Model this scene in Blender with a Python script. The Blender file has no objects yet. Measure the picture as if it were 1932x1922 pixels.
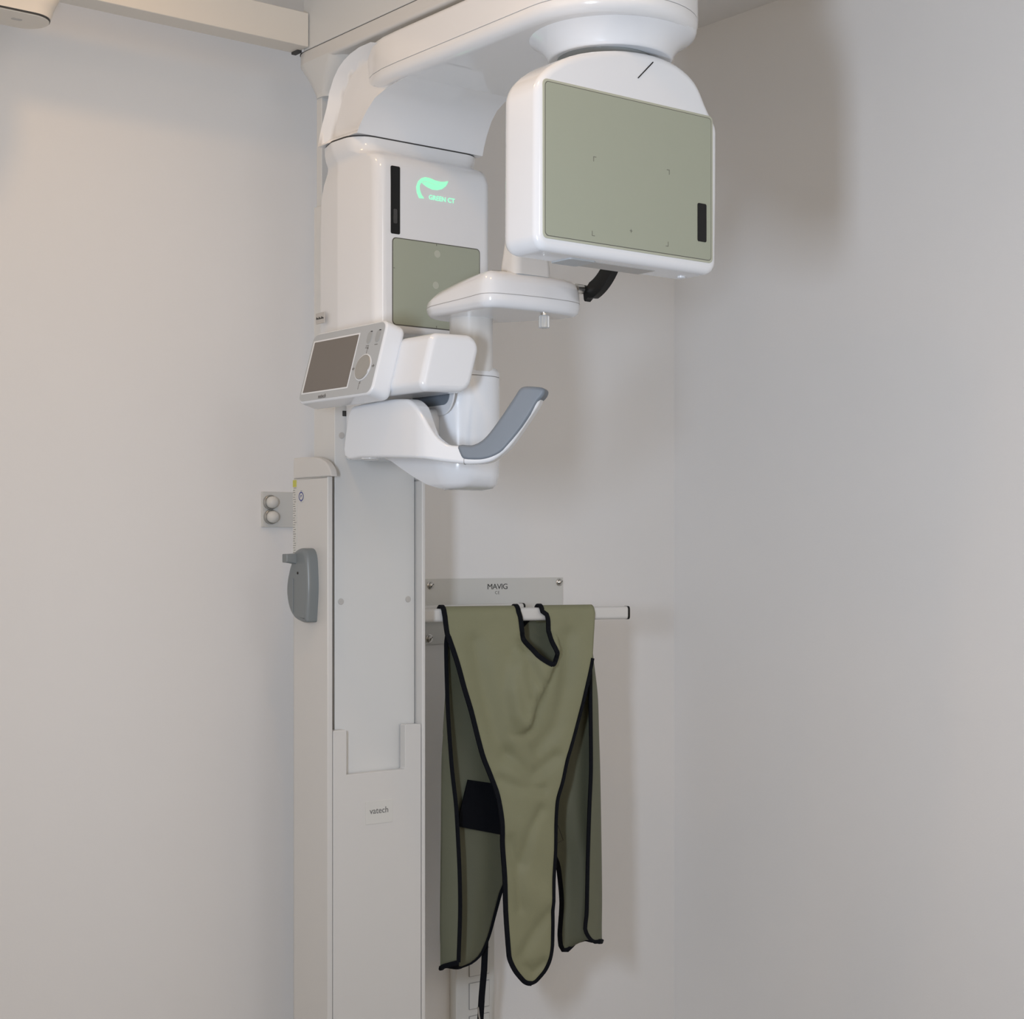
import bpy, bmesh, math, random
from mathutils import Vector, Matrix
random.seed(4)
sc = bpy.context.scene
COL = sc.collection

# ------------------------------------------------------------------ camera
cam_d = bpy.data.cameras.new('camera')
cam = bpy.data.objects.new('camera', cam_d)
COL.objects.link(cam)
cam.location = (0, 0, 1.45)
cam.rotation_euler = (math.pi / 2, 0, -math.atan2(.619, .7854))
cam_d.sensor_fit = 'HORIZONTAL'
cam_d.sensor_width = 36
cam_d.lens = 36 * 3100 / 1932
cam_d.shift_y = 81 / 1932
cam_d.clip_start = .05
sc.camera = cam

# ------------------------------------------------------------------ light
w = bpy.data.worlds.new('world')
sc.world = w
w.use_nodes = True
w.node_tree.nodes['Background'].inputs[0].default_value = (1.0, .79, .56, 1)
w.node_tree.nodes['Background'].inputs[1].default_value = .84


def area(name, loc, target, sx, sy, power, col):
    d = bpy.data.lights.new(name, 'AREA')
    d.shape = 'RECTANGLE'
    d.size = sx
    d.size_y = sy
    d.energy = power
    d.color = col
    o = bpy.data.objects.new(name, d)
    COL.objects.link(o)
    o.location = loc
    o.rotation_euler = (Vector(target) - Vector(loc)).to_track_quat('-Z', 'Y').to_euler()
    return o


# cool daylight from the narrow opening left of the camera, warm downlights in the ceiling
area('daylight', (.28, .90, 1.50), (2.4, .95, 1.50), .12, .28, 16.5, (.74, .84, 1.0))
area('right_wall_fill', (.9, -.8, 2.42), (2.42, 2.0, 1.95), .8, .8, 6.5, (.92, .94, 1.0))  # added fill that lifts the upper right wall, not a lamp of the room


def spot(name, loc, target, power, col, size, blend=.6, rad=.03):
    d = bpy.data.lights.new(name, 'SPOT')
    d.energy = power
    d.color = col
    d.spot_size = math.radians(size)
    d.spot_blend = blend
    d.shadow_soft_size = rad
    o = bpy.data.objects.new(name, d)
    COL.objects.link(o)
    o.location = loc
    o.rotation_euler = (Vector(target) - Vector(loc)).to_track_quat('-Z', 'Y').to_euler()
    return o


WARM = (1.0, .60, .26)
spot('downlight_wall', (.95, 2.02, 2.52), (1.05, 2.2, 0), 3.0, WARM, 165, .8, .035)
spot('downlight_front', (1.0, 1.48, 2.52), (1.08, 1.52, 0), 5.0, WARM, 165, .8, .035)

sc.view_settings.view_transform = 'Standard'
sc.view_settings.look = 'None'
sc.view_settings.gamma = 1
sc.view_settings.use_curve_mapping = False
sc.view_settings.exposure = 0.06

# ------------------------------------------------------------------ materials


def mat(name, col, rough=.5, metal=0, coat=0, bump=0, bscale=200, emit=None, estr=1, var=0, spec=.5):
    m = bpy.data.materials.new(name)
    m.use_nodes = True
    nt = m.node_tree
    b = nt.nodes['Principled BSDF']
    b.inputs['Base Color'].default_value = (*col, 1)
    b.inputs['Roughness'].default_value = rough
    b.inputs['Metallic'].default_value = metal
    b.inputs['Coat Weight'].default_value = coat
    b.inputs['Specular IOR Level'].default_value = spec
    if emit:
        b.inputs['Emission Color'].default_value = (*emit, 1)
        b.inputs['Emission Strength'].default_value = estr
    if bump or var:
        tc = nt.nodes.new('ShaderNodeTexCoord')
        n = nt.nodes.new('ShaderNodeTexNoise')
        n.inputs['Scale'].default_value = bscale
        n.inputs['Detail'].default_value = 4
        nt.links.new(tc.outputs['Object'], n.inputs['Vector'])
        if bump:
            bp = nt.nodes.new('ShaderNodeBump')
            bp.inputs['Strength'].default_value = bump
            bp.inputs['Distance'].default_value = .001
            nt.links.new(n.outputs['Fac'], bp.inputs['Height'])
            nt.links.new(bp.outputs['Normal'], b.inputs['Normal'])
        if var:
            mx = nt.nodes.new('ShaderNodeMix')
            mx.data_type = 'RGBA'
            mx.inputs[6].default_value = (*[c * (1 - var) for c in col], 1)
            mx.inputs[7].default_value = (*[min(1, c * (1 + var)) for c in col], 1)
            n2 = nt.nodes.new('ShaderNodeTexNoise')
            n2.inputs['Scale'].default_value = max(2, bscale / 40)
            nt.links.new(tc.outputs['Object'], n2.inputs['Vector'])
            nt.links.new(n2.outputs['Fac'], mx.inputs[0])
            nt.links.new(mx.outputs[2], b.inputs['Base Color'])
    return m


M = {
    'wall': mat('wall_paint', (.83, .828, .822), .75, bump=.12, bscale=260, var=.012),
    'ceil': mat('ceiling_paint', (.84, .835, .825), .8, bump=.1, bscale=200),
    'floor': mat('floor_vinyl', (.24, .23, .22), .4, bump=.05, bscale=80, var=.08),
    'white': mat('gloss_white_plastic', (.78, .81, .845), .18, coat=.5),
    'white2': mat('satin_white_paint', (.66, .655, .635), .35, coat=.15),
    'shell': mat('warm_white_shell', (.785, .80, .815), .17, coat=.6),
    'cream': mat('cream_plastic', (.74, .70, .63), .4),
    'alu': mat('pale_aluminium_paint', (.67, .68, .67), .32, coat=.1),
    'olive': mat('olive_panel', (.355, .385, .305), .32, coat=.1),
    'olive_rim': mat('olive_rim', (.45, .47, .38), .4),
    'olive_dot': mat('pale_olive_dot', (.47, .49, .41), .5),
    'line': mat('dark_line', (.10, .10, .085), .6),
    'seam': mat('seam_grey', (.05, .05, .05), .7),
    'softseam': mat('soft_seam_grey', (.32, .32, .32), .7),
    'black': mat('black_gloss', (.006, .006, .006), .2, spec=.3),
    'rubber': mat('black_rubber', (.006, .006, .006), .45, spec=.3),
    'greyplastic': mat('slate_grey_plastic', (.17, .20, .235), .5, bump=.05, bscale=400),
    'midgrey': mat('mid_grey_plastic', (.20, .225, .235), .34),
    'bezel': mat('grey_bezel', (.44, .47, .49), .35),
    'button': mat('button_grey', (.36, .38, .39), .5),
    'screen': mat('display_glass', (.16, .145, .13), .12),
    'metal': mat('steel', (.62, .61, .58), .28, metal=1),
    'dial': mat('brushed_dial', (.42, .42, .40), .35, metal=.5),
    'chromegrey': mat('clear_knob', (.55, .58, .60), .2, metal=.3),
    'led': mat('green_led', (.1, .4, .22), .5, emit=(.33, .97, .55), estr=.88),
    'ledtext': mat('green_led_text', (.1, .4, .25), .5, emit=(.36, .97, .62), estr=.88),
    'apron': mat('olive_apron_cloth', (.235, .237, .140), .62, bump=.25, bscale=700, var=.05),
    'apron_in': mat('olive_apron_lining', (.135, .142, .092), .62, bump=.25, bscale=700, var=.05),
    'binding': mat('navy_black_binding', (.004, .005, .008), .8, bump=.3, bscale=600, spec=.15),
    'plate': mat('grey_steel_plate', (.64, .645, .62), .4),
    'print': mat('black_print', (.02, .02, .02), .6),
    'greyprint': mat('grey_print', (.18, .18, .18), .6),
    'blue': mat('blue_print', (.05, .07, .30), .5),
    'yellow': mat('yellow_print', (.55, .55, .10), .5),
    'paper': mat('sticker_white', (.66, .66, .63), .5),
    'labelgrey': mat('label_grey', (.50, .49, .47), .5),
}

# ------------------------------------------------------------------ mesh helpers


def tag(o, label=None, cat=None, group=None, kind=None):
    if label:
        o['label'] = label
    if cat:
        o['category'] = cat
    if group:
        o['group'] = group
    if kind:
        o['kind'] = kind
    return o


def empty(name, loc, label, cat, group=None):
    o = bpy.data.objects.new(name, None)
    COL.objects.link(o)
    o.location = loc
    o.empty_display_size = .05
    return tag(o, label, cat, group)


def mesh_obj(name, verts, faces, m, parent=None, sharp=38, wn=True, smooth=True, merge=0):
    me = bpy.data.meshes.new(name)
    bm = bmesh.new()
    vs = [bm.verts.new(v) for v in verts]
    for f in faces:
        try:
            bm.faces.new([vs[i] for i in f])
        except ValueError:
            pass
    if merge:
        bmesh.ops.remove_doubles(bm, verts=bm.verts, dist=merge)
    bmesh.ops.recalc_face_normals(bm, faces=bm.faces)
    a = math.radians(sharp)
    for e in bm.edges:
        if len(e.link_faces) == 2 and e.calc_face_angle(0) > a:
            e.smooth = False
    for f in bm.faces:
        f.smooth = smooth
    bm.to_mesh(me)
    bm.free()
    me.materials.append(M[m] if isinstance(m, str) else m)
    o = bpy.data.objects.new(name, me)
    COL.objects.link(o)
    if wn:
        md = o.modifiers.new('weighted', 'WEIGHTED_NORMAL')
        md.keep_sharp = True
    if parent:
        put(o, parent)
    return o


def put(o, parent):
    o.parent = parent
    # parents are unrotated and unscaled, and their location is their place in the world
    o.matrix_parent_inverse = Matrix.Translation(-parent.location)
    return o


def loft(name, rings, m, parent=None, cap0=True, cap1=True, tris=None, **k):
    n = len(rings[0])
    v = [p for r in rings for p in r]
    f = []
    for i in range(len(rings) - 1):
        for j in range(n):
            a = i * n + j
            b = i * n + (j + 1) % n
            f.append((a, b, b + n, a + n))
    e = (len(rings) - 1) * n
    if tris:
        f += [tuple(t) for t in tris] + [tuple(e + j for j in t) for t in tris]
    else:
        if cap0:
            f.append(tuple(range(n)))
        if cap1:
            f.append(tuple(e + j for j in range(n)))
    return mesh_obj(name, v, f, m, parent, **k)


def fillet(pts, r, n=5):
    """round the corners of a polygon; r one radius or one per corner"""
    out = []
    N = len(pts)
    for i, p in enumerate(pts):
        rr = r[i] if isinstance(r, (list, tuple)) else r
        p = Vector(p)
        a = Vector(pts[i - 1]) - p
        b = Vector(pts[(i + 1) % N]) - p
        if rr <= 0:
            out.append(tuple(p))
            continue
        a_, b_ = a.normalized(), b.normalized()
        ang = a_.angle(b_)
        t = min(rr / math.tan(ang / 2), a.length * .49, b.length * .49)
        rr = t * math.tan(ang / 2)
        c = p + (a_ + b_).normalized() * (rr / math.sin(ang / 2))
        s0 = p + a_ * t - c
        s1 = p + b_ * t - c
        th = s0.angle_signed(s1)
        for k in range(n + 1):
            q = th * k / n
            cs, sn = math.cos(-q), math.sin(-q)
            out.append((c.x + s0.x * cs - s0.y * sn, c.y + s0.x * sn + s0.y * cs))
    return out


def rrect(x0, x1, y0, y1, r, n=5):
    return fillet([(x0, y0), (x1, y0), (x1, y1), (x0, y1)], r, n)


def spline(pts, n=4, closed=True):
    """Catmull-Rom through 2D or 3D points"""
    out = []
    N = len(pts)
    P = [Vector(p) for p in pts]
    rng = range(N) if closed else range(N - 1)
    for i in rng:
        if closed:
            p0, p1, p2, p3 = P[i - 1], P[i], P[(i + 1) % N], P[(i + 2) % N]
        else:
            p0, p1, p2, p3 = P[max(i - 1, 0)], P[i], P[i + 1], P[min(i + 2, N - 1)]
        L = (p2 - p1).length
        m1, m2 = (p2 - p0), (p3 - p1)
        m1 = m1.normalized() * min(L, (p1 - p0).length or L) if m1.length > 1e-9 else m1
        m2 = m2.normalized() * min(L, (p3 - p2).length or L) if m2.length > 1e-9 else m2
        for k in range(n):
            t = k / n
            out.append(tuple(p1 * (2 * t ** 3 - 3 * t * t + 1) + m1 * (t ** 3 - 2 * t * t + t)
                             + p2 * (-2 * t ** 3 + 3 * t * t) + m2 * (t ** 3 - t * t)))
    if not closed:
        out.append(tuple(P[-1]))
    return out


def ccw(pts):
    a = sum(pts[i - 1][0] * p[1] - p[0] * pts[i - 1][1] for i, p in enumerate(pts))
    return list(pts) if a > 0 else list(reversed(pts))


def inset(pts, d):
    """move a counter-clockwise outline inwards by d"""
    out = []
    N = len(pts)
    for i in range(N):
        p0, p, p1 = Vector(pts[i - 1]), Vector(pts[i]), Vector(pts[(i + 1) % N])
        e0, e1 = (p - p0), (p1 - p)
        if e0.length < 1e-9:
            e0 = e1
        if e1.length < 1e-9:
            e1 = e0
        n0 = Vector((-e0.y, e0.x)).normalized()
        n1 = Vector((-e1.y, e1.x)).normalized()
        nn = n0 + n1
        if nn.length < 1e-6:
            nn = n0
        nn.normalize()
        out.append(tuple(p + nn * (d / max(.5, nn.dot(n0)))))
    return out


def cap_tris(outline):
    """triangles (by index) that fill a 2D outline and use every one of its points"""
    b = bmesh.new()
    vs = [b.verts.new((x, y, 0)) for x, y in outline]
    b.faces.new(vs).normal_update()
    bmesh.ops.triangulate(b, faces=b.faces[:], ngon_method='EAR_CLIP')
    b.verts.index_update()
    t = [tuple(v.index for v in f.verts) for f in b.faces]
    b.free()
    return t


def to3(axis, u, v, t):
    return (u, v, t) if axis == 'Z' else (u, t, v) if axis == 'Y' else (t, u, v)


def slab(name, outline, axis, a, b, m, parent=None, ra=.002, rb=None, n=4, **k):
    """extrude an outline along an axis from a to b with rounded rims"""
    if rb is None:
        rb = ra
    o = ccw(outline)
    rings = []
    s = 1 if b > a else -1
    for i in range(n + 1):
        q = i / n * math.pi / 2
        if ra > 0:
            rings.append([to3(axis, x, y, a + s * _rim(ra, q)[1]) for x, y in inset(o, _rim(ra, q)[0])])
        elif i == n:
            rings.append([to3(axis, x, y, a) for x, y in o])
    for i in range(n + 1):
        q = math.pi / 2 - i / n * math.pi / 2
        if rb > 0:
            rings.append([to3(axis, x, y, b - s * _rim(rb, q)[1]) for x, y in inset(o, _rim(rb, q)[0])])
        elif i == 0:
            rings.append([to3(axis, x, y, b) for x, y in o])
    tris = cap_tris(o)
    return loft(name, rings, m, parent, tris=tris, **k)


def _rim(r, q):
    # q = 0 on the flat face, pi/2 on the side wall -> (inset, depth)
    return r * (1 - math.sin(q)), r * (1 - math.cos(q))


def box(name, x0, x1, y0, y1, z0, z1, m, parent=None, r=.002, rc=None):
    return slab(name, rrect(x0, x1, y0, y1, rc if rc is not None else r, 4), 'Z', z0, z1, m, parent, r)


def lathe(name, prof, c, axis, m, parent=None, n=32, **k):
    """profile (radius, height) turned about an axis through c"""
    rings = []
    c = Vector(c)
    for r, h in prof:
        ring = []
        for i in range(n):
            t = 2 * math.pi * i / n
            u, v = r * math.cos(t), r * math.sin(t)
            d = (u, v, h) if axis == 'Z' else (u, h, v) if axis == 'Y' else (h, u, v)
            ring.append(tuple(c + Vector(d)))
        rings.append(ring)
    return loft(name, rings, m, parent, **k)


def tube(name, pts, r, m, parent=None, n=8):
    rings = []
    P = [Vector(p) for p in pts]
    up = Vector((0, 0, 1))
    for i, p in enumerate(P):
        t = (P[min(i + 1, len(P) - 1)] - P[max(i - 1, 0)]).normalized()
        a = t.cross(up)
        if a.length < .01:
            a = t.cross(Vector((1, 0, 0)))
        a.normalize()
        b = a.cross(t)
        rings.append([tuple(p + a * r * math.cos(2 * math.pi * k / n) + b * r * math.sin(2 * math.pi * k / n)) for k in range(n)])
    return loft(name, rings, m, parent)


def ribbon(name, pts, nrm, wd, th, m, parent=None, side=0):
    """flat strip along 3D points; nrm = surface normal(s), side shifts it across its width"""
    P = [Vector(p) for p in pts]
    rings = []
    for i, p in enumerate(P):
        t = (P[min(i + 1, len(P) - 1)] - P[max(i - 1, 0)]).normalized()
        nn = Vector(nrm[i] if isinstance(nrm, list) else nrm).normalized()
        a = t.cross(nn).normalized()
        nn = a.cross(t).normalized()
        c = p + a * side
        ww = wd[i] if isinstance(wd, list) else wd
        h = .5
        ring = []
        for u, v in ((-.5, -.3), (-.42, -.5), (.42, -.5), (.5, -.3), (.5, .3), (.42, .5), (-.42, .5), (-.5, .3)):
            ring.append(tuple(c + a * u * ww + nn * v * th))
        rings.append(ring)
    return loft(name, rings, m, parent, sharp=60)


ROT_Y = Matrix(((1, 0, 0), (0, 0, -1), (0, 1, 0)))          # face looks towards -Y
ROT_X = Matrix(((0, 0, -1), (-1, 0, 0), (0, 1, 0)))         # face looks towards -X


def text(name, body, size, loc, rot, m, parent=None, bold=0, sx=1, align='CENTER', shear=0, spacing=1):
    cu = bpy.data.curves.new(name, 'FONT')
    cu.body = body
    cu.size = size
    cu.align_x = align
    cu.align_y = 'CENTER'
    cu.extrude = .00015
    cu.offset = bold
    cu.shear = shear
    cu.space_character = spacing
    cu.resolution_u = 3
    t = bpy.data.objects.new(name, cu)
    COL.objects.link(t)
    bpy.context.view_layer.update()
    me = bpy.data.meshes.new_from_object(t.evaluated_get(bpy.context.evaluated_depsgraph_get()))
    bpy.data.objects.remove(t)
    for v in me.vertices:
        v.co = rot @ Vector((v.co.x * sx, v.co.y, v.co.z)) + Vector(loc)
    me.materials.clear()
    me.materials.append(M[m])
    o = bpy.data.objects.new(name, me)
    COL.objects.link(o)
    if parent:
        put(o, parent)
    return o


def mirror(pts, c):
    """right half of an outline (bottom to top) -> closed outline about u = c"""
    return pts + [(2 * c - x, y) for x, y in reversed(pts)]


# ================================================================== room
YW, XW, ZCEIL = 2.52, 2.4225, 2.541


def struct(name, x0, x1, y0, y1, z0, z1, m):
    v = [(x, y, z) for z in (z0, z1) for y in (y0, y1) for x in (x0, x1)]
    f = [(0, 1, 3, 2), (4, 5, 7, 6), (0, 1, 5, 4), (2, 3, 7, 6), (0, 2, 6, 4), (1, 3, 7, 5)]
    return tag(mesh_obj(name, v, f, m, wn=False, smooth=False), kind='structure')


struct('floor', -1.6, XW + .1, -1.2, YW + .1, -.1, 0, 'floor')
struct('ceiling', -1.6, XW + .1, -1.2, YW + .1, ZCEIL, ZCEIL + .1, 'ceil')
struct('wall_back', -1.6, XW + .1, YW, YW + .1, 0, ZCEIL, 'wall')
struct('wall_right', XW, XW + .1, -1.2, YW, 0, ZCEIL, 'wall')
# unseen low walls, added to keep world light off the lower part of the room
struct('light_block_left', -1.7, -1.6, -1.3, YW + .1, 0, 1.15, 'wall')
struct('light_block_front', -1.6, XW + .1, -1.3, -1.2, 0, 1.15, 'wall')

# ================================================================== dental scanner
S = empty('dental_scanner', (1.4955, 2.30, 0), 'white floor-standing dental CT scanner on a tall column with green lit logo', 'medical scanner')

# ---- fixed column: side walls, back, lower cover
def side_wall(x0, x1, name):
    prof = [(2.2547, .02), (2.362, .02), (2.362, 1.572), (2.2547, 1.572)]
    return slab(name, fillet(prof, .001, 2), 'X', x0, x1, 'white2', S, .002)


sw = side_wall(1.400, 1.410, 'column_side')
side_wall(1.5855, 1.5925, 'column_side')
box('column_back', 1.409, 1.587, 2.345, 2.362, .02, 1.56, 'white2', S, .001)
box('base_plate', 1.36, 1.63, 2.12, 2.40, 0, .02, 'white2', S, .004, .02)


def cap(x0, x1):
    pr = [(2.3595, 1.572), (2.3595, 1.606), (2.3167, 1.606)]
    for k in range(0, 9):
        q = math.pi / 2 * k / 8
        pr.append((2.300 - .058 * math.sin(q), 1.572 + .033 * math.cos(q)))
    return slab('column_cap', pr, 'X', x0, x1, 'white2', S, .0025)


cap(1.3985, 1.4115)
cap(1.584, 1.594)
# lower front cover with its U-shaped cut-out
cov = [(1.4115, .02), (1.5843, .02), (1.5843, 1.163), (1.5515, 1.1645), (1.5515, 1.090), (1.4372, 1.090), (1.4372, 1.163), (1.4115, 1.163)]
cover = slab('column_cover', fillet(cov, [.001, .001, .003, .003, .003, .001, .003, .003], 3), 'Y', 2.2560, 2.271, 'white2', S, .0012)
slab('maker_plate', fillet([(1.4729, 1.005), (1.5265, 1.005), (1.5265, 1.0425), (1.4729, 1.0425)], .0015, 2), 'Y', 2.2552, 2.2562, 'paper', cover, .0003)
text('lettering', 'vatech', .0142, (1.4995, 2.2551, 1.0262), ROT_Y, 'greyprint', cover, .0001)

# ---- moving column
mv = box('moving_column', 1.4254, 1.583, 2.2735, 2.338, .6, 2.02, 'alu', S, .0012)
for x, z in ((1.4385, 1.6405), (1.437, 1.3700), (1.5695, 1.3715)):
    lathe('screw_cover', [(.0052, 0), (.0052, -.0008), (.0042, -.0014)], (x, 2.2735, z), 'Y', 'labelgrey', mv, 20, cap0=False)
slab('cable_slot', rrect(1.440, 1.4475, 1.672, 1.681, .001, 2), 'Y', 2.2728, 2.2737, 'seam', mv, .0002)

# ---- mast behind and bracket of the long side arm
box('mast', 1.44, 1.54, 2.338, 2.3545, 1.50, 2.26, 'alu', S, .002)
br = loft('bracket_funnel', [
    [(x, y, 2.205) for x, y in rrect(1.437, 1.52, 2.318, 2.360, .016)],
    [(x, y, 2.214) for x, y in rrect(1.436, 1.524, 2.314, 2.363, .018)],
    [(x, y, 2.236) for x, y in rrect(1.428, 1.54, 2.285, 2.378, .03)],
    [(x, y, 2.252) for x, y in rrect(1.422, 1.55, 2.262, 2.390, .035)],
    [(x, y, 2.263) for x, y in rrect(1.42, 1.555, 2.250, 2.396, .035)]], 'alu', S)
slab('bracket_plate', fillet([(1.42, 1.80), (1.585, 1.80), (1.585, 2.404), (1.42, 2.404)], [.01, .01, .05, .045], 8), 'Z', 2.258, 2.2822, 'white2', S, .006, .001)
box('bracket_box', 1.421, 1.583, 1.80, 2.366, 2.2835, 2.40, 'alu', S, .003)
slab('bracket_seam', fillet([(1.4215, 1.80), (1.583, 1.80), (1.583, 2.398), (1.4215, 2.398)], [.01, .01, .05, .03], 8), 'Z', 2.282, 2.2837, 'seam', S, 0)
arm2 = box('side_arm', .93, 1.4195, 2.3447, 2.390, 2.2865, 2.3428, 'cream', S, .0015)
box('side_arm_joint', 1.4115, 1.4205, 2.368, 2.388, 2.2825, 2.2875, 'seam', S, .001)
hd = fillet([(.66, 2.288), (.963, 2.288), (.963, 2.362), (.66, 2.362)], [.01, .036, .036, .01], 8)
hd2 = fillet([(.66, 2.280), (.976, 2.280), (.976, 2.372), (.66, 2.372)], [.01, .044, .044, .01], 8)
head = loft('side_arm_head', [[(x, y, 2.2290) for x, y in hd], [(x, y, 2.245) for x, y in fillet([(.66, 2.286), (.968, 2.286), (.968, 2.366), (.66, 2.366)], [.01, .039, .039, .01], 8)],
                              [(x, y, 2.262) for x, y in hd2], [(x, y, 2.45) for x, y in hd2]], 'cream', S)
slab('head_gap', inset(ccw(hd), .0012), 'Z', 2.2265, 2.2292, 'seam', head, 0)
slab('head_cap', inset(ccw(hd), .0022), 'Z', 2.2250, 2.2285, 'cream', head, .001, 0)
slab('head_sensor', rrect(.905, .921, 2.318, 2.326, .003), 'Z', 2.2245, 2.2252, 'labelgrey', head, .0002)

# ---- tube housing with the lit logo
def body_ring(z, xi, yf, yb, rf=.018):
    return [(x, y, z) for x, y in fillet([(1.38 + xi, yf), (1.60 - xi, yf), (1.602 - xi, 2.19), (1.590 - xi, yb), (1.392 + xi, yb), (1.378 + xi, 2.19)],
                                         [rf, rf, .03, .012, .012, .03], 6)]


tube_h = loft('tube_housing', [
    body_ring(1.786, .008, 2.088, 2.262), body_ring(1.789, .003, 2.083, 2.266), body_ring(1.796, 0, 2.080, 2.2685),
    body_ring(1.95, 0, 2.080, 2.2685), body_ring(2.015, .0, 2.080, 2.266), body_ring(2.036, .0, 2.0805, 2.258),
    body_ring(2.0465, .001, 2.083, 2.253), body_ring(2.054, .001, 2.088, 2.248), body_ring(2.060, .0005, 2.096, 2.245),
    body_ring(2.064, -.002, 2.106, 2.243, .03), body_ring(2.070, -.006, 2.114, 2.241, .04), body_ring(2.080, -.010, 2.1185, 2.238, .04),
    body_ring(2.0895, -.0115, 2.120, 2.235, .04)], 'shell', S, sharp=60)
loft('housing_seam', [body_ring(2.0890, -.0105, 2.121, 2.234, .04), body_ring(2.0925, -.0105, 2.121, 2.234, .04)], 'seam', S)
sl = slab('sensor_slot', rrect(1.404, 1.421, 1.936, 2.0395, .0025), 'Y', 2.0792, 2.0806, 'black', tube_h, .0004)
slab('slot_recess', rrect(1.4085, 1.4155, 1.952, 1.974, .002), 'Y', 2.0790, 2.0793, 'seam', sl, 0)
wr = slab('window_rim', rrect(1.4066, 1.5742, 1.797, 1.9310, .007), 'Y', 2.0793, 2.0806, 'line', tube_h, .0003)
slab('beam_window', rrect(1.4080, 1.5728, 1.7985, 1.9295, .006), 'Y', 2.0789, 2.0800, 'olive', wr, .0002)
for x, z in ((1.4903, 1.9139), (1.4874, 1.865)):
    lathe('window_dot', [(.0058, 0), (.0058, -.0003)], (x, 2.0789, z), 'Y', 'olive_dot', wr, 24, cap0=False)
for x0, x1, z0, z1 in ((1.4888, 1.4895, 1.9265, 1.9292), (1.4888, 1.4895, 1.799, 1.802), (1.4082, 1.411, 1.8835, 1.8842), (1.5700, 1.5726, 1.8835, 1.8842)):
    slab('window_tick', rrect(x0, x1, z0, z1, .0001, 1), 'Y', 2.0786, 2.0790, 'line', wr, 0)
lab = slab('rating_label', [(2.232, 1.8145), (2.257, 1.8145), (2.257, 1.8315), (2.232, 1.8315)], 'X', 1.3795, 1.3815, 'labelgrey', tube_h, 0)
for k in range(9):
    y = 2.2335 + k * .0025
    slab('label_print', [(y, 1.8215), (y + .0016, 1.8215), (y + .0016, 1.8232 + .0010 * (k % 3)), (y, 1.8232 + .0010 * (k % 3))], 'X', 1.3791, 1.3796, 'print', lab, 0)

LEAF_A = [(1.4567, 1.9967), (1.4523, 2.0053), (1.4514, 2.0133), (1.4548, 2.0219), (1.461, 2.0278), (1.4685, 2.0304), (1.4772, 2.0301), (1.4872, 2.0279), (1.4973, 2.0273), (1.5049, 2.0283), (1.5119, 2.0307), (1.5024, 2.0254), (1.4923, 2.0222), (1.4847, 2.0225), (1.4772, 2.024), (1.471, 2.0246), (1.4647, 2.0234), (1.4604, 2.0208), (1.4575, 2.0161), (1.4579, 2.0091), (1.461, 2.0024), (1.466, 1.9972)]
LEAF_B = [(1.5123, 2.0299), (1.5074, 2.022), (1.4998, 2.0163), (1.491, 2.0136), (1.481, 2.0132), (1.471, 2.016), (1.4647, 2.0192), (1.462, 2.0213), (1.471, 2.0236), (1.4772, 2.0229), (1.4847, 2.0214), (1.4923, 2.0215), (1.5024, 2.0246)]
slab('logo_stem', LEAF_A, 'Y', 2.0794, 2.0803, 'led', tube_h, 0)
slab('logo_leaf', LEAF_B, 'Y', 2.0794, 2.0803, 'led', tube_h, 0)
text('logo_lettering', 'GREEN CT', .0102, (1.4997, 2.0793, 2.0003), ROT_Y, 'ledtext', tube_h, .00012, 1.04)

# ---- overhead arm
neckprof = [(2.1205, 2.092), (2.1145, 2.104), (2.103, 2.1205), (2.085, 2.139), (2.062, 2.1505), (2.035, 2.157), (2.0, 2.1630), (1.96, 2.1680),
            (1.96, 2.19), (2.10, 2.2275), (2.1323, 2.2275), (2.1573, 2.2235), (2.1762, 2.2175), (2.192, 2.209), (2.206, 2.196), (2.218, 2.178), (2.226, 2.155), (2.233, 2.12), (2.235, 2.092)]


def neck_ring(x, d):
    o = inset(ccw(neckprof), d)
    k = (1 if x < 1.49 else -1) * .0112
    q = (1 if x < 1.49 else -1) * .022
    return [(x + k * max(0, min(1, (z - 2.095) / .06)) + q * max(0, min(1, (2.09 - y) / .12)), y, max(z, 2.092)) for y, z in o]


ov = empty('overhead_arm', (1.49, 2.15, 2.09), None, None)
put(ov, S)
rings = []
for q in range(6):
    t = q / 5 * math.pi / 2
    rings.append(neck_ring(1.3695 + .017 * (1 - math.sin(t)), .015 * (1 - math.cos(math.pi / 2 - t))))
rings2 = []
for q in range(6):
    t = (5 - q) / 5 * math.pi / 2
    rings2.append(neck_ring(1.6105 - .017 * (1 - math.sin(t)), .015 * (1 - math.cos(math.pi / 2 - t))))
loft('arm_neck', rings + rings2, 'shell', ov, sharp=60,
     tris=cap_tris(ccw(neckprof)))


def arm_plan(g, rs=10):
    pts = [(1.58 - g, 2.14), (1.593 - g, 2.105), (1.604 - g, 2.05), (1.64 - g, 1.72)]
    for k in range(0, 25):
        q = -math.pi * k / 24
        pts.append((1.51 + (.13 - g) * math.cos(q), 1.71 + (.13 - g) * math.sin(q)))
    pts += [(1.38 + g, 1.72), (1.38 + g, 2.03), (1.3812 + g, 2.07), (1.387 + g, 2.105), (1.40 + g, 2.14)]
    return pts


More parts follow.
